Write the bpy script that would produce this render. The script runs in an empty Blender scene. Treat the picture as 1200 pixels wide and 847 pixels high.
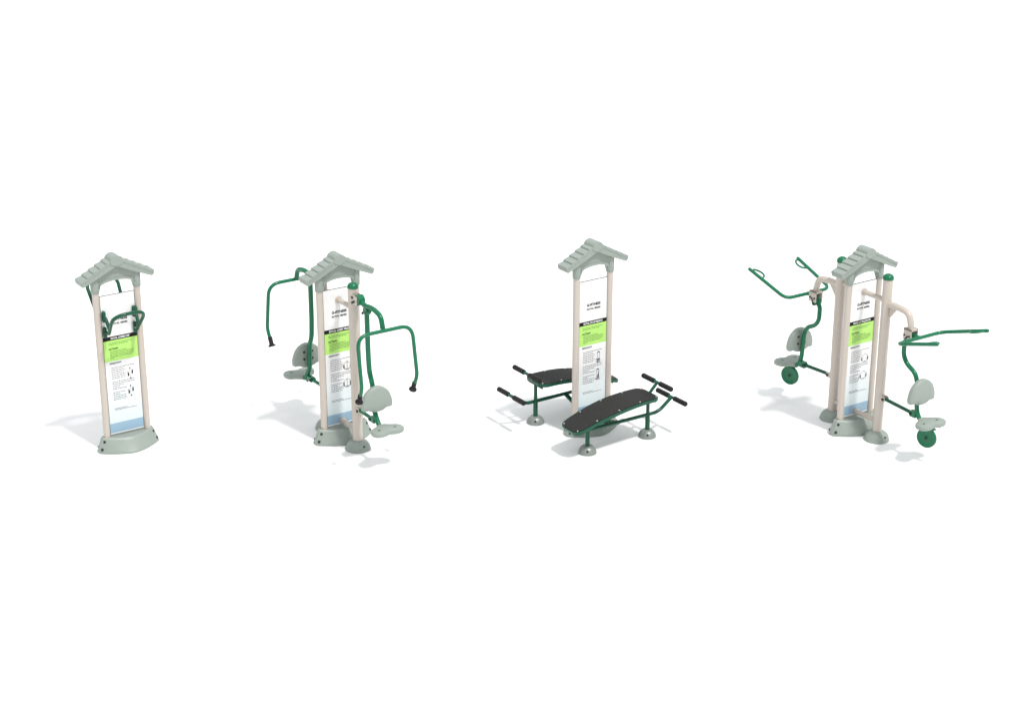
import bpy, bmesh, math, random
from mathutils import Vector, Matrix
random.seed(7)
C = bpy.context.scene.collection
PI = math.pi
LIFT = .025            # height of everything bolted above the base and the foot covers
R = math.radians

# ------------------------------------------------------------------ materials
def mat(name, col, rough=.45, metal=0., coat=0., bump=0., bscale=120., var=0., vscale=6., spec=.5):
    m = bpy.data.materials.new(name); m.use_nodes = True
    nt = m.node_tree; b = nt.nodes['Principled BSDF']
    b.inputs['Base Color'].default_value = (*col, 1)
    b.inputs['Roughness'].default_value = rough
    b.inputs['Metallic'].default_value = metal
    b.inputs['Coat Weight'].default_value = coat
    b.inputs['Coat Roughness'].default_value = .12
    b.inputs['Specular IOR Level'].default_value = spec
    tc = nt.nodes.new('ShaderNodeTexCoord')
    if var:
        n = nt.nodes.new('ShaderNodeTexNoise'); n.inputs['Scale'].default_value = vscale
        n.inputs['Detail'].default_value = 5
        nt.links.new(tc.outputs['Object'], n.inputs['Vector'])
        mx = nt.nodes.new('ShaderNodeMix'); mx.data_type = 'RGBA'
        mx.inputs[6].default_value = (*[c*(1-var) for c in col], 1)
        mx.inputs[7].default_value = (*[min(1, c*(1+var)) for c in col], 1)
        nt.links.new(n.outputs['Fac'], mx.inputs[0])
        nt.links.new(mx.outputs[2], b.inputs['Base Color'])
        rr = nt.nodes.new('ShaderNodeMapRange')
        rr.inputs['To Min'].default_value = rough*.75; rr.inputs['To Max'].default_value = rough*1.3
        nt.links.new(n.outputs['Fac'], rr.inputs['Value']); nt.links.new(rr.outputs[0], b.inputs['Roughness'])
    if bump:
        n2 = nt.nodes.new('ShaderNodeTexNoise'); n2.inputs['Scale'].default_value = bscale
        n2.inputs['Detail'].default_value = 3
        nt.links.new(tc.outputs['Object'], n2.inputs['Vector'])
        bp = nt.nodes.new('ShaderNodeBump'); bp.inputs['Strength'].default_value = bump
        bp.inputs['Distance'].default_value = .004
        nt.links.new(n2.outputs['Fac'], bp.inputs['Height']); nt.links.new(bp.outputs[0], b.inputs['Normal'])
    return m

PLASTIC = mat('grey_green_plastic', (.268, .310, .278), .43, bump=.25, bscale=60, var=.06, vscale=9)
CREAM = mat('cream_powder_coat', (.50, .442, .388), .32, coat=.15, bump=.06, bscale=220, var=.03, vscale=5)
GREEN = mat('green_powder_coat', (.003, .135, .060), .27, coat=.12, spec=.3, bump=.06, bscale=260, var=.10, vscale=7)
DGREEN = mat('dark_green_powder_coat', (.002, .070, .036), .27, coat=.12, spec=.3, bump=.06, bscale=260, var=.10, vscale=7)
RUBBER = mat('black_rubber', (.013, .0125, .0125), .6, bump=.5, bscale=160, spec=.25)
DARK = mat('dark_bolt', (.012, .016, .014), .4)
STEEL = mat('galvanised_steel', (.24, .265, .25), .38, metal=.25, var=.14, vscale=14)
RIVET = mat('bright_rivet', (.8, .8, .8), .25, metal=.8)
WHITE = mat('white_print', (.75, .75, .75), .28)
LIME = mat('lime_print', (.40, .70, .15), .4)
BLACK = mat('black_print', (.008, .008, .008), .45, spec=.15)
GREY = mat('grey_print', (.13, .135, .15), .45, spec=.2)
OLIVE = mat('olive_print', (.10, .24, .03), .4)
BLUE = mat('blue_print', (.26, .40, .52), .32)
EDGE = mat('sheet_edge', (.05, .06, .06), .4)
SLOT_SHADE = mat('painted_slot_shade', (.02, .028, .024), .5)  # near-black ovals on the seat top, painted for the shade inside its holes

# mat of the bench: black studded sheet
def deck_mat():
    m = bpy.data.materials.new('black_studded_sheet'); m.use_nodes = True
    nt = m.node_tree; b = nt.nodes['Principled BSDF']; b.inputs['Roughness'].default_value = .55; b.inputs['Specular IOR Level'].default_value = .22
    tc = nt.nodes.new('ShaderNodeTexCoord')
    v = nt.nodes.new('ShaderNodeTexVoronoi'); v.inputs['Scale'].default_value = 55
    nt.links.new(tc.outputs['Object'], v.inputs['Vector'])
    cr = nt.nodes.new('ShaderNodeValToRGB')
    cr.color_ramp.elements[0].position = .06; cr.color_ramp.elements[0].color = (.10, .10, .10, 1)
    cr.color_ramp.elements[1].position = .16; cr.color_ramp.elements[1].color = (.019, .018, .018, 1)
    nt.links.new(v.outputs['Distance'], cr.inputs[0]); nt.links.new(cr.outputs[0], b.inputs['Base Color'])
    bp = nt.nodes.new('ShaderNodeBump'); bp.inputs['Strength'].default_value = .6; bp.inputs['Distance'].default_value = .003
    bp.invert = True
    nt.links.new(v.outputs['Distance'], bp.inputs['Height']); nt.links.new(bp.outputs[0], b.inputs['Normal'])
    return m
DECK = deck_mat()

# lower half of the printed sheet fades to pale blue towards the bottom
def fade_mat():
    m = mat('white_to_pale_blue', (.75, .75, .75), .28)
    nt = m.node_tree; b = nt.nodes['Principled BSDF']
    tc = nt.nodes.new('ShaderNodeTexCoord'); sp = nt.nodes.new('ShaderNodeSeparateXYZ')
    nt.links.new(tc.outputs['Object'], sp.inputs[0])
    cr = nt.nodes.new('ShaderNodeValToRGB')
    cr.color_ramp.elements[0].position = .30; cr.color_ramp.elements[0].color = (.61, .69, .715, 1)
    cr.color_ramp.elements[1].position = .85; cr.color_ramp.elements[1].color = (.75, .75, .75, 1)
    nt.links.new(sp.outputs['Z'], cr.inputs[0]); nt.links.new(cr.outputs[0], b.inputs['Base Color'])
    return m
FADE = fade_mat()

# ------------------------------------------------------------------ mesh builder
class MB:
    def __init__(self, *mats):
        self.bm = bmesh.new(); self.mats = list(mats); self.mi = 0
    def use(self, m):
        if m not in self.mats: self.mats.append(m)
        self.mi = self.mats.index(m); return self
    def face(self, vs):
        try:
            f = self.bm.faces.new(vs); f.material_index = self.mi; f.smooth = True; return f
        except ValueError: return None
    def v(self, p): return self.bm.verts.new(p)
    def rings(self, rings, closed=True, cap0=True, cap1=True):
        vr = [[self.v(p) for p in r] for r in rings]
        n = len(vr[0])
        for a, b in zip(vr, vr[1:]):
            for i in range(n if closed else n-1):
                j = (i+1) % n
                self.face([a[i], a[j], b[j], b[i]])
        if cap0: self.face(vr[0][::-1])
        if cap1: self.face(vr[-1])
        return vr
    def tube(self, pts, r, seg=14, fillet=0, n=7, cap=True, round_end=False):
        pts = [Vector(p) for p in pts]
        if fillet:
            out = [pts[0]]
            for a, b, c in zip(pts, pts[1:], pts[2:]):
                d1 = (a-b); d2 = (c-b)
                t = min(fillet, d1.length*.48, d2.length*.48)
                p0 = b+d1.normalized()*t; p2 = b+d2.normalized()*t
                for k in range(n+1):
                    u = k/n; out.append(p0*(1-u)**2+b*2*u*(1-u)+p2*u*u)
            out.append(pts[-1]); pts = out
        q = [pts[0]]
        for p in pts[1:]:
            if (p-q[-1]).length > 1e-5: q.append(p)
        pts = q
        rad = r if callable(r) else (lambda u: r)
        tans = []
        for i in range(len(pts)):
            a = pts[max(0, i-1)]; b = pts[min(len(pts)-1, i+1)]
            tans.append((b-a).normalized())
        t0 = tans[0]; up = Vector((0, 0, 1)) if abs(t0.z) < .9 else Vector((1, 0, 0))
        nx = t0.cross(up).normalized(); rings = []
        for i, (p, t) in enumerate(zip(pts, tans)):
            if i:
                ax = tans[i-1].cross(t)
                if ax.length > 1e-7:
                    nx = Matrix.Rotation(tans[i-1].angle(t), 3, ax.normalized()) @ nx
            ny = t.cross(nx).normalized()
            rr = rad(i/(len(pts)-1))
            rings.append([p+nx*math.cos(2*PI*k/seg)*rr+ny*math.sin(2*PI*k/seg)*rr for k in range(seg)])
        if round_end:
            def endr(p, t, base, s):
                o = []
                for a in (.35, .65, .9):
                    o.append([p+(q-p)*math.cos(a*PI/2)+t*s*math.sin(a*PI/2)*rad(0) for q in base])
                return o
            rings = endr(pts[0], tans[0], rings[0], -1)[::-1]+rings+endr(pts[-1], tans[-1], rings[-1], 1)
        self.rings(rings, cap0=cap, cap1=cap)
        return self
    def lathe(self, prof, at=(0, 0, 0), axis=(0, 0, 1), seg=28):
        at = Vector(at); q = Vector((0, 0, 1)).rotation_difference(Vector(axis).normalized())
        rings = [[at+q @ Vector((r*math.cos(2*PI*k/seg), r*math.sin(2*PI*k/seg), z)) for k in range(seg)] for r, z in prof]
        self.rings(rings); return self
    def box(self, a, b, bev=0):
        bm = self.bm
        old = set(bm.verts)
        x0, y0, z0 = a; x1, y1, z1 = b
        vs = [self.v(p) for p in ((x0,y0,z0),(x1,y0,z0),(x1,y1,z0),(x0,y1,z0),(x0,y0,z1),(x1,y0,z1),(x1,y1,z1),(x0,y1,z1))]
        for f in ((3,2,1,0),(4,5,6,7),(0,1,5,4),(1,2,6,5),(2,3,7,6),(3,0,4,7)): self.face([vs[i] for i in f])
        if bev: self.bevel(old, bev)
        return self
    def bevel(self, old, bev, seg=2):
        new = [v for v in self.bm.verts if v not in old]
        es = {e for v in new for e in v.link_edges if len(e.link_faces) == 2 and e.calc_face_angle(0) > .5}
        mi = self.mi
        r = bmesh.ops.bevel(self.bm, geom=list(es), offset=bev, segments=seg, profile=.5, affect='EDGES')
        for f in r['faces']: f.material_index = mi; f.smooth = True
    def prism(self, poly, f, d0, d1, bev=0):
        """poly of (u,v); f(u,v,d)->point"""
        old = set(self.bm.verts)
        a = [self.v(f(u, v, d0)) for u, v in poly]; b = [self.v(f(u, v, d1)) for u, v in poly]
        n = len(poly)
        self.face(a[::-1]); self.face(b)
        for i in range(n): self.face([a[i], a[(i+1) % n], b[(i+1) % n], b[i]])
        if bev: self.bevel(old, bev)
        return self
    def build(self, name, parent=None, angle=38):
        bmesh.ops.recalc_face_normals(self.bm, faces=self.bm.faces)
        me = bpy.data.meshes.new(name); self.bm.to_mesh(me); self.bm.free()
        for m in self.mats: me.materials.append(m)
        me.set_sharp_from_angle(angle=R(angle))
        o = bpy.data.objects.new(name, me); C.objects.link(o)
        if parent:
            o.parent = parent
            if parent.type == 'EMPTY' and name != 'base': o.location.z = LIFT
        return o

def smooth_loop(pts, n=4):
    """closed Catmull-Rom through pts"""
    P = [Vector(p) for p in pts]; N = len(P); out = []
    for i in range(N):
        a, b, c, d = P[i-1], P[i], P[(i+1) % N], P[(i+2) % N]
        for k in range(n):
            t = k/n
            out.append(.5*((2*b)+(c-a)*t+(2*a-5*b+4*c-d)*t*t+(3*b-a-3*c+d)*t**3))
    return out

def thing(name, label, cat, loc, rz, group=None):
    o = bpy.data.objects.new(name, None); C.objects.link(o)
    o.empty_display_size = .2
    o.location = loc; o.rotation_euler = (0, 0, rz); o['label'] = label; o['category'] = cat
    if group: o['group'] = group
    return o

# ------------------------------------------------------------------ printed sheet
def text_into(mb, s, size, cx, z, y, width=None, bold=0., left=None):
    cu = bpy.data.curves.new('t', 'FONT'); cu.body = s; cu.size = size; cu.offset = bold
    cu.resolution_u = 3
    ob = bpy.data.objects.new('t', cu); C.objects.link(ob)
    dg = bpy.context.evaluated_depsgraph_get(); dg.update()
    me = bpy.data.meshes.new_from_object(ob.evaluated_get(dg))
    xs = [v.co.x for v in me.vertices]
    x0, x1 = min(xs), max(xs); k = (width/(x1-x0)) if width else 1.
    x_start = left if left is not None else cx-(x1-x0)*k/2
    vs = [mb.v((x_start+(v.co.x-x0)*k, y, z+v.co.y)) for v in me.vertices]
    for p in me.polygons: mb.face([vs[i] for i in p.vertices])
    bpy.data.objects.remove(ob); bpy.data.curves.remove(cu); bpy.data.meshes.remove(me)

def rect(mb, x0, z0, x1, z1, y):
    mb.face([mb.v((x0, y, z0)), mb.v((x1, y, z0)), mb.v((x1, y, z1)), mb.v((x0, y, z1))])
def poly(mb, pts, y): mb.face([mb.v((x, y, z)) for x, z in pts])
def disc(mb, x, z, r, y, n=12): poly(mb, [(x+r*math.cos(2*PI*k/n), z+r*math.sin(2*PI*k/n)) for k in range(n)], y)
def stroke(mb, a, b, w, y):
    a = Vector(a); b = Vector(b); d = (b-a).normalized(); n = Vector((-d.y, d.x))*w/2
    poly(mb, [a-n, b-n, b+n, a+n], y)
def ring(mb, x, z, r, w, y, n=20):
    for k in range(n):
        a, b = 2*PI*k/n, 2*PI*(k+1)/n
        poly(mb, [(x+r*math.cos(t)*q, z+r*math.sin(t)*q) for t, q in ((a, 1), (b, 1), (b, 1-w/r), (a, 1-w/r))], y)
def words(mb, x0, x1, z, h, y):
    """one line of unreadably small type: word-sized marks"""
    x = x0
    while x < x1-.006:
        w = min(random.uniform(.012, .034), x1-x)
        rect(mb, x, z, x+w, z+h, y); x += w+.006

def icon(mb, kind, x, z, k, y):
    if kind == 'dip':
        for sx, sz in ((-.022, -.018), (.026, .004)):
            disc(mb, x+sx, z+sz+.026, .0065, y)
            poly(mb, [(x+sx-.008, z+sz+.018), (x+sx+.008, z+sz+.018), (x+sx+.009, z+sz-.014), (x+sx-.007, z+sz-.016)], y)
        disc(mb, x, z+.058, .008, y); rect(mb, x-.006, z-.066, x+.012, z-.056, y)
        mb.use(GREY)
        stroke(mb, (x-.030, z+.03), (x-.034, z+.005), .0025, y); stroke(mb, (x+.034, z+.04), (x+.042, z+.02), .0025, y)
        stroke(mb, (x, z+.05), (x, z-.056), .002, y)
    elif kind == 'press':
        for s in (-1, 1):
            disc(mb, x+s*.043, z+.012, .007, y)
            poly(mb, [(x+s*.036, z+.006), (x+s*.052, z+.006), (x+s*.050, z-.022), (x+s*.036, z-.022)], y)
            stroke(mb, (x+s*.05, z-.022), (x+s*.034, z-.036), .006, y)
        rect(mb, x-.024, z-.046, x+.024, z-.040, y)
        mb.use(GREY)
        stroke(mb, (x, z+.06), (x, z-.042), .004, y)
        ring(mb, x, z+.004, .047, .003, y)
    elif kind == 'situp':
        poly(mb, [(x-.026, z+.062), (x, z+.082), (x+.026, z+.062), (x+.016, z+.062), (x, z+.071), (x-.016, z+.062)], y)
        if k == 0: poly(mb, [(x-.022, z-.032), (x+.018, z-.026), (x+.016, z-.010), (x-.010, z-.014)], y); disc(mb, x-.031, z-.016, .007, y)
        else: poly(mb, [(x-.006, z-.036), (x+.014, z-.030), (x+.018, z+.012), (x+.002, z+.008)], y); disc(mb, x+.014, z+.026, .007, y)
        rect(mb, x-.030, z-.056, x+.030, z-.050, y)
        mb.use(GREY)
        stroke(mb, (x-.015, z+.062), (x-.015, z-.05), .003, y); stroke(mb, (x+.015, z+.062), (x+.015, z-.05), .003, y)
        stroke(mb, (x-.036, z-.042), (x+.03, z-.034), .004, y)
    else:
        for s in (-1, 1):
            disc(mb, x+s*.046, z-.004, .007, y)
            poly(mb, [(x+s*.040, z-.010), (x+s*.054, z-.010), (x+s*.050, z-.038), (x+s*.036, z-.036)], y)
        rect(mb, x-.022, z-.058, x+.022, z-.053, y)
        mb.use(GREY)
        stroke(mb, (x, z+.045), (x-.046, z+.01), .003, y); stroke(mb, (x, z+.045), (x+.046, z+.01), .003, y)
        stroke(mb, (x-.046, z-.04), (x-.02, z-.056), .004, y); stroke(mb, (x+.046, z-.04), (x+.02, z-.056), .004, y)
    mb.use(BLACK)

def info_panel(st, hw, ztop, title, kind):
    mb = MB(EDGE, WHITE)
    zb = .166
    mb.use(EDGE).box((-hw, -.007, zb), (hw, .007, ztop))
    Y1, Y2, Y3 = -.0085, -.0105, -.0125
    e = .003
    mb.use(WHITE); rect(mb, -hw+e, 1.345, hw-e, ztop-e, Y1); rect(mb, -hw+e, zb+.001, hw-e, .180, Y1)
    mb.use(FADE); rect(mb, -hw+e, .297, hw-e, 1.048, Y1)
    mb.use(BLUE); rect(mb, -hw+e, .180, hw-e, .297, Y1)
    mb.use(LIME); rect(mb, -hw+e, 1.048, hw-e, 1.297, Y1)
    mb.use(BLACK); rect(mb, -hw+e, 1.297, hw-e, 1.345, Y1)
    # back of the sheet is plain
    mb.use(WHITE); mb.face([mb.v((x, .0085, z)) for x, z in ((hw-e, zb), (-hw+e, zb), (-hw+e, ztop-e), (hw-e, ztop-e))])
    mb.use(BLACK)
    text_into(mb, 'G-FITNESS', .041, .006, 1.527, Y2, width=.192, bold=.0016)
    text_into(mb, 'ROYAL SERIES', .029, .006, 1.482, Y2, width=.190, bold=.0009)
    mb.use(WHITE); text_into(mb, title, .032, .0, 1.310, Y2, width=.265 if len(title) > 15 else .225, bold=.0011)
    mb.use(OLIVE)
    words(mb, -.145, .14, 1.262, .0055, Y2); words(mb, -.145, .09, 1.244, .0055, Y2)
    for k, x1 in enumerate((.07, .15, .15, .15, .12, -.08)): words(mb, -.135, x1, 1.166-k*.0175, .0055, Y2)
    mb.use(BLACK)
    text_into(mb, 'ACTION', .030, 0, 1.186, Y2, bold=.0007, left=-.15)
    text_into(mb, 'INSTRUCTIONS', .020, 0, 1.018, Y2, bold=.0005, left=-.15)
    rect(mb, -.15, 1.0135, -.035, 1.0155, Y2)
    mb.use(GREY)
    zz = .965; k = 0
    while zz > .565:
        full = k in (0, 8, 9)
        x1 = .14 if full else random.choice((.015, .03, .035))
        if k in (11, 15): x1 = -.05
        if k != 7 and k != 13: words(mb, -.135, x1, zz, .0055, Y2)
        zz -= .0215; k += 1
    words(mb, -.13, .02, .468, .0055, Y2); words(mb, -.13, .14, .452, .0055, Y2)
    mb.use(BLACK)
    icon(mb, kind, .085, .868, 0, Y3); icon(mb, kind, .078, .655, 1, Y3)
    return mb.build('info_panel', st)

# ------------------------------------------------------------------ frame shared by the four stations
def canopy(st, hw, zt):
    # gable with arch and two sockets
    mb = MB(PLASTIC)
    ix = hw-.045
    A = zt+.365
    arch = [(ix*math.cos(a), zt+.062+.065*math.sin(a)) for a in [PI*k/18 for k in range(19)]]   # right -> left
    out = [(-hw-.05, zt+.0), (-hw-.05, zt+.150), (0, A), (hw+.05, zt+.150), (hw+.05, zt+.0), (ix, zt+.0)]
    pl = out+arch[:]+[(-ix, zt+.0)]
    # pediment
    f = lambda u, v, d: (u, d, v)
    top = lambda x: zt+.150+(A-zt-.150)*(1-abs(x)/(hw+.05))
    n = 36
    xs = [-hw-.02+(2*hw+.04)*k/n for k in range(n+1)]
    def lo(x): return zt+.064+.060*math.sqrt(max(0, 1-(x/ix)**2)) if abs(x) < ix else zt+.03
    strip = [(x, lo(x)) for x in xs]+[(x, top(x)+.005) for x in xs[::-1]]
    mb.prism(strip, f, -.030, .030)
    # thicker rim along the arch
    rim = [(x, lo(x)-.002) for x in xs]+[(x, lo(x)+.026) for x in xs[::-1]]
    mb.prism(rim, f, -.041, .041)
    for s in (-1, 1):
        mb.lathe([(.045, 0), (.0475, .004), (.049, .06), (.050, .12), (.050, .15), (.046, .185)], (s*hw, 0, zt), seg=26)
    c = mb.build('canopy', st)
    # roof: stepped shingles over a deep rounded fascia
    rb = MB(PLASTIC)
    y0, y1 = -.074, .084
    ex, ez0, dz = .425, zt+.385, .225
    for s in (-1, 1):
        # fascia slab, rounded at the eave
        sl = lambda x: ez0-dz*x/ex
        cx_, cz_, cr_ = ex-.026, sl(ex-.026)-.030, .034
        eave = [(cx_+cr_*math.sin(t), cz_+cr_*math.cos(t)) for t in [R(20)+R(150)*k/8 for k in range(9)]]
        prof = [(0, sl(0)), (ex*.5, sl(ex*.5))]+eave+[(ex*.5, sl(ex*.5)-.080), (0, sl(0)-.092)]
        rb.prism([(s*a, b) for a, b in prof], f, y0-.004, y1+.004, bev=.014)
        # inner shadow-line band: slightly proud upper course on the fascia
        N = 5
        xs_ = [.028+(ex-.006-.028)*k/N for k in range(N+1)]
        for k in range(N):
            a, b = xs_[k], xs_[k+1]
            b2 = b+.012
            q = [(a, sl(a)-.012), (a, sl(a)+.003), (b2-.010, sl(b2)+.027), (b2+.001, sl(b2)+.022), (b2+.005, sl(b2)+.010), (b2-.002, sl(b2)-.016)]
            off = .009+random.uniform(-.001, .001)
            rb.prism([(s*u, v) for u, v in q], f, y0-off, y1+off, bev=.008)
    # ridge cap
    cap = [(-.066, ez0-.070), (-.072, ez0-.022), (-.060, ez0+.002), (-.030, ez0+.022), (0, ez0+.029), (.030, ez0+.022), (.060, ez0+.002), (.072, ez0-.022), (.066, ez0-.070), (0, ez0-.095)]
    rb.prism(cap, f, y0-.011, y1+.011, bev=.014)
    rb.build('roof', c)
    return c

def base(st):
    mb = MB(PLASTIC)
    lv = [(z*(.16+LIFT)/.16, a, b, c) for z, a, b, c in [(0, .365, .044, .230), (.018, .365, .044, .230), (.03, .357, .042, .219), (.135, .316, .036, .150), (.152, .308, .032, .140), (.160, .296, .024, .124)]]
    rings = []
    def outline(a, de, dc):
        pts = []; n = 22
        for k in range(n+1):
            x = -a+2*a*k/n; u = abs(x)/a
            d = de+(dc-de)*(1-u**1.6)
            if u > .9: d *= 1-.20*((u-.9)/.1)**2
            pts.append((x, -d))
        return pts+[(-x, -y) for x, y in pts]
    for z, a, de, dc in lv:
        sag = .020 if z > .1 else (0 if z < .05 else .01)
        rings.append([Vector((x, y, z-sag*(1-(x/a)**2)*(1 if z > .1 else .5))) for x, y in outline(a, de, dc)])
    mb.rings(rings, cap1=False)
    # top with a shallow trough along the sheet
    z, a, de, dc = lv[-1]; o = outline(a, de, dc); n = len(o)//2
    last = [Vector((x, y, z-.020*(1-(x/a)**2))) for x, y in o]
    rows = [[last[i], Vector((last[i].x, last[i].y*.45, last[i].z-.006)), Vector((last[i].x, last[2*n-1-i].y*.45, last[i].z-.006)), last[2*n-1-i]] for i in range(n)]
    for ra, rb_ in zip(rows, rows[1:]):
        for i in range(3): mb.face([mb.v(ra[i]), mb.v(rb_[i]), mb.v(rb_[i+1]), mb.v(ra[i+1])])
    bmesh.ops.remove_doubles(mb.bm, verts=mb.bm.verts, dist=1e-5)
    b = mb.build('base', st, angle=35)
    for s in (-1, 1):
        for sy in (-1, 1):
            for x, y, z in ((.300, .047, .138), (.338, .054, .052)):
                bb = MB(DARK); bb.lathe([(.016, -.014), (.016, .004), (.010, .008)], (s*x, sy*y, z), (s*.8, sy*.6, .35), seg=10)
                bb.build('bolt', b)
    return b

def frame(st, hw, zt, title, kind):
    base(st)
    for s in (-1, 1):
        mb = MB(CREAM); mb.lathe([(.039, .13), (.039, zt+.01)], (s*hw, 0, 0), seg=26)
        p = mb.build('frame_post', st)
    canopy(st, hw, zt)
    info_panel(st, hw-.040, 1.838 if zt > 1.84 else zt-.004, title, kind)

def foot(parent, at, r, h, rp, m, a0=-85):
    at = (at[0], at[1], -LIFT)
    mb = MB(m)
    mb.lathe([(r, .0), (r*1.01, .010), (r*.985, .016), (r*.93, h*.42), (r*.78, h*.72), (r*.58, h*.92), (rp*1.25, h), (rp*1.05, h*1.0)], at, seg=36)
    if True:
        mb.use(DARK)
        for a in (a0, a0+180):
            d = Vector((math.cos(R(a)), math.sin(R(a)), 0))
            mb.lathe([(.013, -.012), (.013, .004), (.008, .008)], Vector(at)+d*r*.86+Vector((0, 0, h*.55)), d+Vector((0, 0, .6)), seg=10)
    return mb.build('foot_cover', parent)

def tall_post(st, y, zc):
    mb = MB(CREAM); mb.lathe([(.058, .06), (.058, zc)], (0, y, 0), seg=32)
    p = mb.build('tall_post', st)
    cb = MB(GREEN); R_ = .0635
    cb.lathe([(R_, -.012), (R_, .004)]+[(R_*math.cos(a), .004+R_*.78*math.sin(a)) for a in [PI/2*k/8 for k in range(1, 8)]]+[(.004, .004+R_*.78)], (0, y, zc), seg=32)
    cb.build('post_cap', p)
    foot(p, (0, y, 0), .148, .115, .058, PLASTIC)
    s = 1 if y > 0 else -1
    for z in (1.685, .205):
        tb = MB(CREAM)
        tb.tube([(0, s*.02, z), (0, y-s*.03, z)], .029, seg=18)
        tb.lathe([(.040, 0), (.040, .014)], (0, s*.012, z), (0, s, 0), seg=20)
        tb.build('connecting_tube', st)
    return p

# ------------------------------------------------------------------ seats
SEAT = [(0, .075), (.07, .098), (.14, .098), (.188, .062), (.196, .0), (.172, -.055), (.125, -.080), (.085, -.105), (.045, -.138), (0, -.146)]
SEAT = SEAT+[(-x, y) for x, y in SEAT[-2:0:-1]]
BACK = [(0, .300), (.075, .283), (.145, .225), (.185, .135), (.192, .070), (.178, .034), (.120, .032), (.078, .012), (.03, .0), (0, 0)]
BACK = BACK+[(-x, y) for x, y in BACK[-2:0:-1]]

def layered(mb, loop, place, layers, cxy):
    rings = [[place(cxy[0]+(p.x-cxy[0])*k, cxy[1]+(p.y-cxy[1])*k, d) for p in loop] for k, d in layers]
    mb.rings(rings)

def seat(parent, s, yc, z):
    mb = MB(PLASTIC)
    lp = smooth_loop([(x, y, 0) for x, y in SEAT])
    P = lambda u, v, d: Vector((s*u, yc-s*v, z+d))
    layered(mb, lp, P, [(.90, -.056), (.96, -.052), (1, -.040), (1, -.012), (.975, -.003), (.93, 0)], (0, -.015))
    mb.use(SLOT_SHADE)
    for x in (-.10, .10):
        q = [(x+.020*math.cos(a), .008+.010*math.sin(a)) for a in [2*PI*k/12 for k in range(12)]]
        mb.prism(q, P, -.004, .0012)
    return mb.build('seat', parent)

def backrest(parent, s, y, z):
    mb = MB(PLASTIC)
    lp = smooth_loop([(x, v, 0) for x, v in BACK])
    P = lambda u, v, d: Vector((s*u, y+s*d, z+v))
    layered(mb, lp, P, [(.93, 0), (.975, .006), (1, .018), (1, .050), (.975, .062), (.92, .070), (.6, .076)], (0, .14))
    mb.use(DARK)
    for bx in (-.055, .055):
        for bz in (.11, .20): mb.lathe([(.014, -.002), (.014, .008), (.007, .012)], P(bx, bz, 0), (0, -s, 0), seg=8)
    return mb.build('backrest', parent)

def rot(s, p):  # half-turn copy of a point for the far side
    return (s*p[0], s*p[1], p[2])

# ------------------------------------------------------------------ the four stations
YAW = R(33.5)
GROUP = 'outdoor exercise stations in a row'

def dip_station(loc):
    st = thing('dip_bar_station', 'cream sign frame with only a green dip bar between its posts, no seats', 'exercise station', loc, YAW, GROUP)
    hw, zt = .246, 1.885
    frame(st, hw, zt, 'ROYAL COMBO DIP', 'dip')
    for s, lab in ((1, None), (-1, None)):
        mb = MB(DGREEN)
        hx = hw-.066 if s == 1 else hw-.078
        r = .0205
        yo, zo = (.36, 1.705) if s == 1 else (.44, 1.875)
        v = lambda sx: (sx*(hx-.010), -.125, 1.430)
        # hand bar: V point, up and out, across, back down
        mb.tube([rot(s, p) for p in (v(-1), (-hx-.02, -yo, zo), (hx+.02, -yo, zo), v(1))], r, fillet=.16 if s == 1 else .09, n=10, seg=14)
        for sx in (-1, 1):
            mb.tube([rot(s, p) for p in ((sx*hx, -.03, 1.412), v(sx))], r, seg=12)
            k = .16
            join = tuple(a+(b-a)*k for a, b in zip(v(sx), (sx*hx, -yo, zo)))
            mb.tube([rot(s, p) for p in ((sx*hx, -.035, 1.600), (sx*hx, -.085, 1.590), join)], r, seg=12, fillet=.04)
        bar = mb.build('dip_bar' if s == 1 else 'pull_up_bar', st)
        for sx in (-1, 1):
            for z in (1.600, 1.412):
                pb = MB(DGREEN)
                pb.tube([rot(s, (sx*hx, -.028, z-.045)), rot(s, (sx*hx, -.028, z+.045))], .0235, seg=14, round_end=True)
                pb.box(tuple(min(a, b) for a, b in zip(rot(s, (sx*hx-.012, -.030, z-.045)), rot(s, (sx*(hx+.03)+.012, -.012, z+.045)))),
                       tuple(max(a, b) for a, b in zip(rot(s, (sx*hx-.012, -.030, z-.045)), rot(s, (sx*(hx+.03)+.012, -.012, z+.045)))))
                pb.build('mounting_bracket', bar)
    return st

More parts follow.
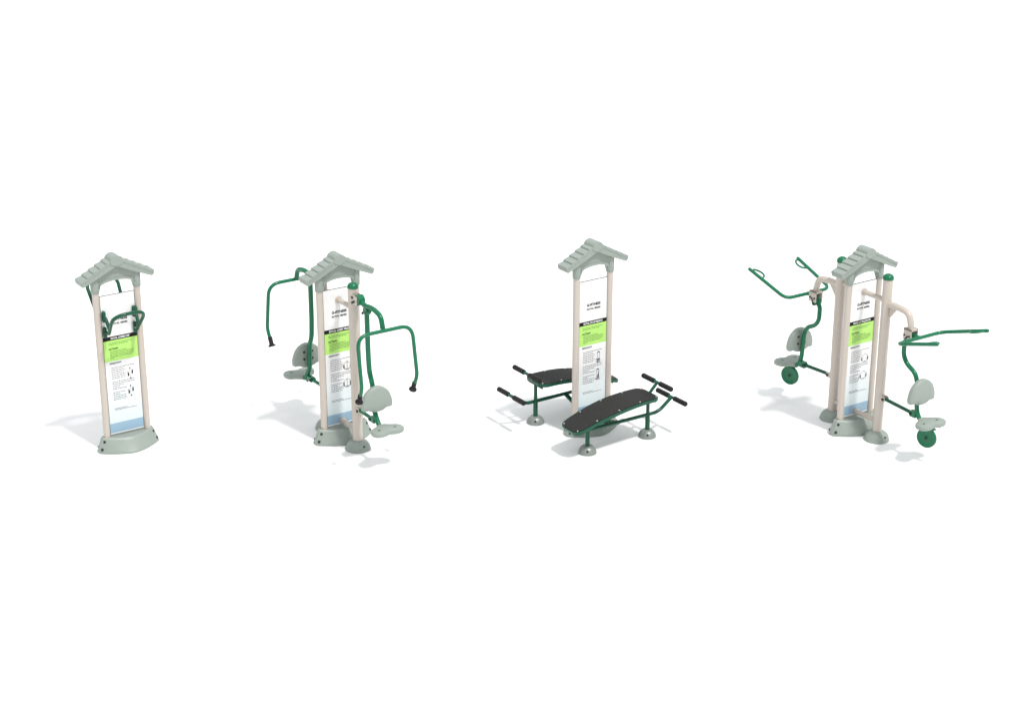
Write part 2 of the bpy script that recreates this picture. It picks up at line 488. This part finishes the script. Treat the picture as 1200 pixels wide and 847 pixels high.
def chest_press_station(loc):
    st = thing('chest_press_station', 'sign frame with grey seats and green U-shaped press arms hanging down to black hand grips', 'exercise station', loc, YAW, GROUP)
    hw, zt = .235, 1.825
    frame(st, hw, zt, 'ROYAL CHEST PRESS', 'press')
    for s in (1, -1):
        tall_post(st, -s*.365, 1.940)
        # pivot bracket on the post
        mb = MB(CREAM)
        for sx in (-1, 1):
            mb.box(*[tuple(f(a, b) for a, b in zip(rot(s, (sx*.046-.005, -.395, 1.765)), rot(s, (sx*.046+.005, -.53, 1.870)))) for f in (min, max)], bev=.004)
        pv = mb.build('pivot_bracket', st)
        for y, z in ((-.440, 1.845), (-.440, 1.785), (-.478, 1.805)):
            for sx in (-1, 1):
                bb = MB(DARK)
                bb.lathe([(.014, 0), (.014, .012), (.008, .016)], rot(s, (sx*.051, y, z)), rot(s, (sx, 0, 0)), seg=10)
                bb.build('bolt', pv)
        # press arm
        mb = MB(GREEN)
        mb.lathe([(.058, -.042), (.062, -.038), (.062, .038), (.058, .042)], rot(s, (0, -.51, 1.825)), (1, 0, 0), seg=26)
        mb.tube([rot(s, p) for p in ((0, -.55, 1.815), (0, -.64, 1.790), (0, -.80, 1.815), (0, -.985, 1.775), (0, -1.02, 1.64))], .029, fillet=.12, n=10, seg=16)
        pts = []
        for sx in (-1, 1):
            q = [(sx*.345, -1.06, 1.63), (sx*.350, -1.145, 1.06), (sx*.345, -1.10, .955)]
            pts += q[::-1] if sx < 0 else q
        mb.tube([rot(s, p) for p in pts], .0215, fillet=.15, n=9, seg=14)
        arm = mb.build('press_arm', st)
        for sx in (-1, 1):
            g = MB(RUBBER)
            a = Vector(rot(s, (sx*.345, -1.098, .965))); b = Vector(rot(s, (sx*.342, -1.055, .860)))
            d = b-a
            g.lathe([(.0245, 0), (.027, .006), (.026, .08), (.030, .092), (.044, .100), (.045, .112), (.036, .118)], a, d, seg=20)
            g.build('hand_grip', arm)
        # seat arm hanging from the pivot
        mb = MB(GREEN)
        mb.tube([rot(s, p) for p in ((0, -.668, 1.79), (0, -.672, 1.25), (0, -.690, 1.02), (0, -.752, .90), (0, -.772, .60), (0, -.83, .50), (0, -.90, .425), (0, -1.03, .42))], .029, fillet=.09, seg=16)
        mb.lathe([(.044, -.03), (.047, -.026), (.047, .026), (.044, .03)], rot(s, (0, -.672, 1.745)), (1, 0, 0), seg=20)
        # gusset and lug at the link
        mb.prism([(-.79, .56), (-.84, .40), (-.93, .425), (-.82, .52)], lambda u, v, d: Vector(rot(s, (d, u, v))), -.008, .008)
        mb.box(*[tuple(f(a, b) for a, b in zip(rot(s, (-.028, -.70, .445)), rot(s, (.028, -.80, .500)))) for f in (min, max)], bev=.006)
        mb.use(DARK)
        for sx in (-1, 1):
            mb.lathe([(.016, 0), (.016, .01), (.009, .014)], rot(s, (sx*.046, -.66, 1.725)), rot(s, (sx, 0, 0)), seg=10)
            mb.lathe([(.016, 0), (.016, .012), (.009, .016)], rot(s, (sx*.028, -.715, .470)), rot(s, (sx, 0, 0)), seg=10)
        sa = mb.build('seat_arm', st)
        seat(sa, s, -s*1.048, .470)
        b = backrest(sa, -s, -s*.800, .603)
        # link bar to the post
        mb = MB(GREEN); mb.tube([rot(s, (0, -.43, .475)), rot(s, (0, -.72, .470))], .021, seg=12)
        mb.use(CREAM)
        for sx in (-1, 1):
            mb.box(*[tuple(f(a, b) for a, b in zip(rot(s, (sx*.027-.005, -.40, .445)), rot(s, (sx*.027+.005, -.46, .505)))) for f in (min, max)])
        mb.use(DARK)
        for sx in (-1, 1): mb.lathe([(.016, 0), (.016, .012), (.009, .016)], rot(s, (sx*.032, -.44, .472)), rot(s, (sx, 0, 0)), seg=10)
        mb.build('link_bar', st)
    return st

def bench(st, s):
    # s=1: near side
    W = lambda p: Vector(rot(s, p))
    Y = -.53
    fr = MB(DGREEN)
    fr.tube([W((-.43, Y, .05)), W((-.43, Y, .37))], .026, seg=16)
    fr.tube([W((.43, Y, .05)), W((.43, Y, .26))], .028, seg=16)
    fr.tube([W((.43, Y, .24)), W((.43, Y, .465))], .021, seg=16)
    fr.tube([W((-.62, Y, .255)), W((.585, Y, .250)), W((.775, Y, .392))], .0215, fillet=.08, seg=14)
    fr.tube([W((.775, Y-.26, .392)), W((.775, Y+.26, .392))], .0185, seg=14)
    fr.tube([W((.40, Y, .465)), W((.555, Y, .625))], .019, seg=14)
    fr.tube([W((.555, Y-.26, .625)), W((.555, Y+.26, .625))], .0185, seg=14)
    fr.tube([W((-.62, Y, .255)), W((-.655, Y, .305))], .0215, seg=14)
    # beam to the sign frame
    fr.tube([W((0, Y, .25)), W((0, -.10, .12))], .026, seg=14)
    # ribs under the board
    for x, z in ((-.60, .310), (-.43, .365), (.0, .458), (.43, .460)):
        fr.tube([W((x, Y-.14, z)), W((x, Y+.14, z))], .012, seg=10)
    fo = fr.build('sit_up_bench', st)
    # board: curved plate, black sheet inset in a green rim
    def zc(x):
        u = (x+.71)/1.18
        return .322+.452*u-.258*u*u
    def hwid(x):
        u = (x+.71)/1.18
        b = .180+.032*math.sin(min(1, u/.6)*PI/2)-.012*max(0, u-.6)/.4
        for d in (u*1.2, (1-u)*1.2):
            rr = .10
            if d < rr: b -= rr-math.sqrt(max(0, rr*rr-(rr-d)**2))
        return b
    N = 48
    us = [.5-.5*math.cos(PI*k/N) for k in range(N+1)]
    def surf(mb, inset, zo, zu):
        x0, x1 = -.71+inset, .47-inset
        top, bot = [], []
        for u in us:
            x = x0+(x1-x0)*u
            h = max(.01, hwid(-.71+1.18*u)-inset)
            sl = (zc(x+.01)-zc(x-.01))/.02
            for lst, z in ((top, zo), (bot, zu)):
                lst.append([W((x-sl*z, Y+h*c, zc(x)+z)) for c in (-1, -.5, 0, .5, 1)])
        vt = [[mb.v(p) for p in r] for r in top]; vb = [[mb.v(p) for p in r] for r in bot]
        for i in range(N):
            for j in range(4):
                mb.face([vt[i][j], vt[i+1][j], vt[i+1][j+1], vt[i][j+1]])
                mb.face([vb[i][j], vb[i][j+1], vb[i+1][j+1], vb[i+1][j]])
            mb.face([vt[i][0], vb[i][0], vb[i+1][0], vt[i+1][0]]); mb.face([vt[i][4], vt[i+1][4], vb[i+1][4], vb[i][4]])
        for i, sgn in ((0, 1), (N, -1)):
            for j in range(4): mb.face([vt[i][j], vt[i][j+1], vb[i][j+1], vb[i][j]])
    mb = MB(DGREEN); surf(mb, 0, 0, -.034)
    bd = mb.build('bench_board', fo, angle=50)
    mb = MB(DECK); surf(mb, .013, .006, -.002)
    mb.use(RIVET)
    for x in (-.665, -.42, -.12, .18, .43):
        for sy in (-1, 1):
            h = hwid(x)-.034
            mb.lathe([(.0085, 0), (.0085, .003), (.005, .006)], W((x, Y+sy*h, zc(x)+.005)), seg=10)
    mb.build('deck_sheet', fo, angle=50)
    for x, z in ((.775, .392), (.555, .625)):
        for sy in (-1, 1):
            g = MB(RUBBER)
            g.tube([W((x, Y+sy*.060, z)), W((x, Y+sy*.262, z))], .031, seg=16, round_end=False)
            g.lathe([(.031, 0), (.028, .009), (.016, .014)], W((x, Y+sy*.262, z)), (0, s*sy, 0), seg=16)
            g.build('hand_grip', fo)
    for x in (-.43, .43): foot(fo, W((x, Y, 0)), .106, .092, .030, STEEL, -125)
    return fo

def sit_up_station(loc):
    st = thing('sit_up_station', 'sign frame flanked by two curved black sit-up benches with green rims and T-shaped foot bars', 'exercise station', loc, YAW, GROUP)
    frame(st,   .235, 1.895, 'ROYAL SIT-UP BENCH', 'situp')
    bench(st, 1); bench(st, -1)
    return st

def lat_pull_station(loc):
    st = thing('lat_pull_station', 'sign frame with curved cream arms, green wheels under grey seats and wide loop-ended pull bars', 'exercise station', loc, YAW, GROUP)
    hw, zt = .234, 1.81
    frame(st, hw, zt, 'ROYAL LAT PULLDOWN', 'lat')
    for s in (1, -1):
        tp = tall_post(st, -s*.378, 1.952)
        W = lambda p: Vector(rot(s, p))
        # curved cream arm with gusset and clevis
        mb = MB(CREAM)
        mb.tube([W(p) for p in ((0, -.41, 1.652), (0, -.57, 1.66), (0, -.74, 1.64), (0, -.785, 1.50), (0, -.785, 1.44))], .039, fillet=.17, n=12, seg=20)
        mb.prism([(-.44, 1.625), (-.44, 1.51), (-.455, 1.505), (-.545, 1.615)], lambda u, v, d: W((d, u, v)), -.008, .008)
        ha = mb.build('hanger_arm', st)
        cl = MB(CREAM)
        for sx in (-1, 1):
            cl.box(*[tuple(f(a, b) for a, b in zip(rot(s, (sx*.049-.006, -.725, 1.345)), rot(s, (sx*.049+.006, -.845, 1.475)))) for f in (min, max)], bev=.005)
        cl.box(*[tuple(f(a, b) for a, b in zip(rot(s, (-.055, -.725, 1.455)), rot(s, (.055, -.845, 1.475)))) for f in (min, max)], bev=.004)
        cl.use(DARK)
        for sx in (-1, 1):
            for y, z in ((-.745, 1.395), (-.79, 1.385), (-.772, 1.362), (-.82, 1.395)):
                cl.lathe([(.011, 0), (.011, .012), (.007, .016)], W((sx*.055, y, z)), W((sx, 0, 0)), seg=10)
        cl.build('clevis', ha)
        # pull bar
        mb = MB(GREEN)
        mb.tube([W((0, -.785, 1.40)), W((0, -.92, 1.40))], .026, seg=14)
        mb.tube([W(p) for p in ((-.385, -1.55, 1.60), (-.35, -.92, 1.40), (.35, -.92, 1.40), (.385, -1.55, 1.60))], .0215, fillet=.11, n=9, seg=14, round_end=True)
        pb = mb.build('pull_bar', st)
        for sx in (-1, 1):
            lp = MB(GREEN)
            B = lambda t, o: W((sx*(.35+.035*t-o), -.92-.63*t, 1.40+.20*t))
            lp.tube([B(.955, .0), B(.965, .055), B(.86, .10), B(.72, .085), B(.67, .0)], .012, fillet=.05, seg=10)
            lp.build('loop_handle', pb)
        # seat arm
        mb = MB(GREEN)
        mb.tube([W(p) for p in ((0, -.785, 1.43), (0, -.745, 1.34), (0, -.703, 1.29), (0, -.703, 1.13), (0, -.76, 1.045), (0, -.90, .975), (0, -.945, .88), (0, -.968, .58), (0, -.99, .50), (0, -1.06, .425), (0, -1.24, .415))], .027, fillet=.075, seg=16)
        mb.lathe([(.036, -.05), (.036, .05)], W((0, -.765, 1.335)), (1, 0, 0), seg=16)
        mb.box(*[tuple(f(a, b) for a, b in zip(rot(s, (-.028, -.89, .455)), rot(s, (.028, -.975, .525)))) for f in (min, max)], bev=.006)
        mb.use(DARK)
        for sx in (-1, 1):
            mb.lathe([(.016, 0), (.016, .012), (.009, .016)], W((sx*.028, -.905, .490)), W((sx, 0, 0)), seg=10)
            mb.lathe([(.015, 0), (.015, .008), (.008, .012)], W((sx*.05, -.765, 1.325)), W((sx, 0, 0)), seg=10)
        # wheel fork
        mb.use(GREEN)
        mb.box(*[tuple(f(a, b) for a, b in zip(rot(s, (-.05, -1.12, .385)), rot(s, (.05, -1.24, .400)))) for f in (min, max)], bev=.004)
        sa = mb.build('seat_arm', st)
        seat(sa, s, -s*1.185, .482)
        backrest(sa, -s, -s*.985, .638)
        # wheel
        ax = Matrix.Rotation(-R(33.5), 3, 'Z') @ Vector((-math.sin(R(40)), -math.cos(R(40)), 0))
        wc = W((0, -1.155, .276))
        mb = MB(GREEN)
        r = .118
        mb.lathe([(r*.97, -.020), (r, -.016), (r, .014), (r*.97, .019), (r*.86, .020), (r*.80, .016), (.03, .016), (.028, .020)], wc, ax, seg=40)
        mb.use(DARK); mb.lathe([(.016, .015), (.016, .028), (.010, .032)], wc, ax, seg=12)
        mb.lathe([(.014, -.04), (.014, -.018)], wc, ax, seg=12)
        mb.use(GREEN)
        mb.tube([wc-ax*.034, wc-ax*.034+Vector((0, 0, .125))], .012, seg=8)
        mb.build('wheel', sa)
        # rubber stop under the seat
        mb = MB(RUBBER); mb.lathe([(.014, 0), (.016, .02), (.016, .03)], W((.11, -1.23, .400)), seg=12); mb.build('rubber_stop', sa)
        # link bar
        mb = MB(DGREEN); mb.tube([W((0, -.455, .513)), W((0, -.91, .490))], .0215, seg=12)
        mb.use(CREAM)
        for sx in (-1, 1):
            mb.box(*[tuple(f(a, b) for a, b in zip(rot(s, (sx*.029-.005, -.42, .485)), rot(s, (sx*.029+.005, -.490, .545)))) for f in (min, max)], bev=.003)
        mb.use(DARK)
        for sx in (-1, 1): mb.lathe([(.017, 0), (.017, .012), (.009, .016)], W((sx*.034, -.468, .513)), W((sx, 0, 0)), seg=10)
        mb.build('link_bar', st)
    return st

dip_station((-4.434, -.297, 0))
chest_press_station((-1.976, -.066, 0))
sit_up_station((.930, .192, 0))
lat_pull_station((4.038, .211, 0))

# ------------------------------------------------------------------ ground
g = MB(mat('white_studio_floor', (.86, .86, .86), .85, spec=.15))
S = 600
N = 6
for i in range(N):
    for j in range(N):
        a = -S+2*S*i/N; b = -S+2*S*j/N; d = 2*S/N
        g.face([g.v((a, b, 0)), g.v((a+d, b, 0)), g.v((a+d, b+d, 0)), g.v((a, b+d, 0))])
bmesh.ops.remove_doubles(g.bm, verts=g.bm.verts, dist=1e-3)
gr = g.build('ground'); gr['kind'] = 'structure'

# ------------------------------------------------------------------ light
sc = bpy.context.scene
w = bpy.data.worlds.new('World'); sc.world = w; w.use_nodes = True
nt = w.node_tree; bg = nt.nodes['Background']
# even white studio: brighter overhead than at the horizon
tc = nt.nodes.new('ShaderNodeTexCoord'); sp = nt.nodes.new('ShaderNodeSeparateXYZ'); cr = nt.nodes.new('ShaderNodeValToRGB')
nt.links.new(tc.outputs['Generated'], sp.inputs[0]); nt.links.new(sp.outputs['Z'], cr.inputs[0]); nt.links.new(cr.outputs[0], bg.inputs['Color'])
cr.color_ramp.elements[0].position = 0; cr.color_ramp.elements[0].color = (.32, .335, .34, 1)
cr.color_ramp.elements[1].position = .85; cr.color_ramp.elements[1].color = (.98, 1.0, 1.02, 1)
bg.inputs['Strength'].default_value = 1.20
d = Vector((.36, -.38, 1)).normalized()
la = bpy.data.lights.new('key_lamp', 'AREA'); la.shape = 'DISK'
dist = 300
la.size = dist*.085
K = .66                                    # radiance the key adds to a white level floor
la.energy = K*PI/.86*PI*dist*dist/d.z
la.color = (1, .975, .94)
lo = bpy.data.objects.new('key_lamp', la); C.objects.link(lo)
lo.location = d*dist; lo.rotation_euler = d.to_track_quat('Z', 'Y').to_euler()

# ------------------------------------------------------------------ camera
cam = bpy.data.cameras.new('camera'); co = bpy.data.objects.new('camera', cam); C.objects.link(co)
co.location = (0, -20.2112, 8.6895); co.rotation_euler = (R(90-21), 0, 0)
cam.sensor_width = 36; cam.sensor_fit = 'HORIZONTAL'; cam.lens = 66
cam.clip_start = .1; cam.clip_end = 2000
sc.camera = co
sc.view_settings.view_transform = 'Standard'; sc.view_settings.look = 'None'
sc.view_settings.exposure = 0; sc.view_settings.gamma = 1; sc.view_settings.use_curve_mapping = False
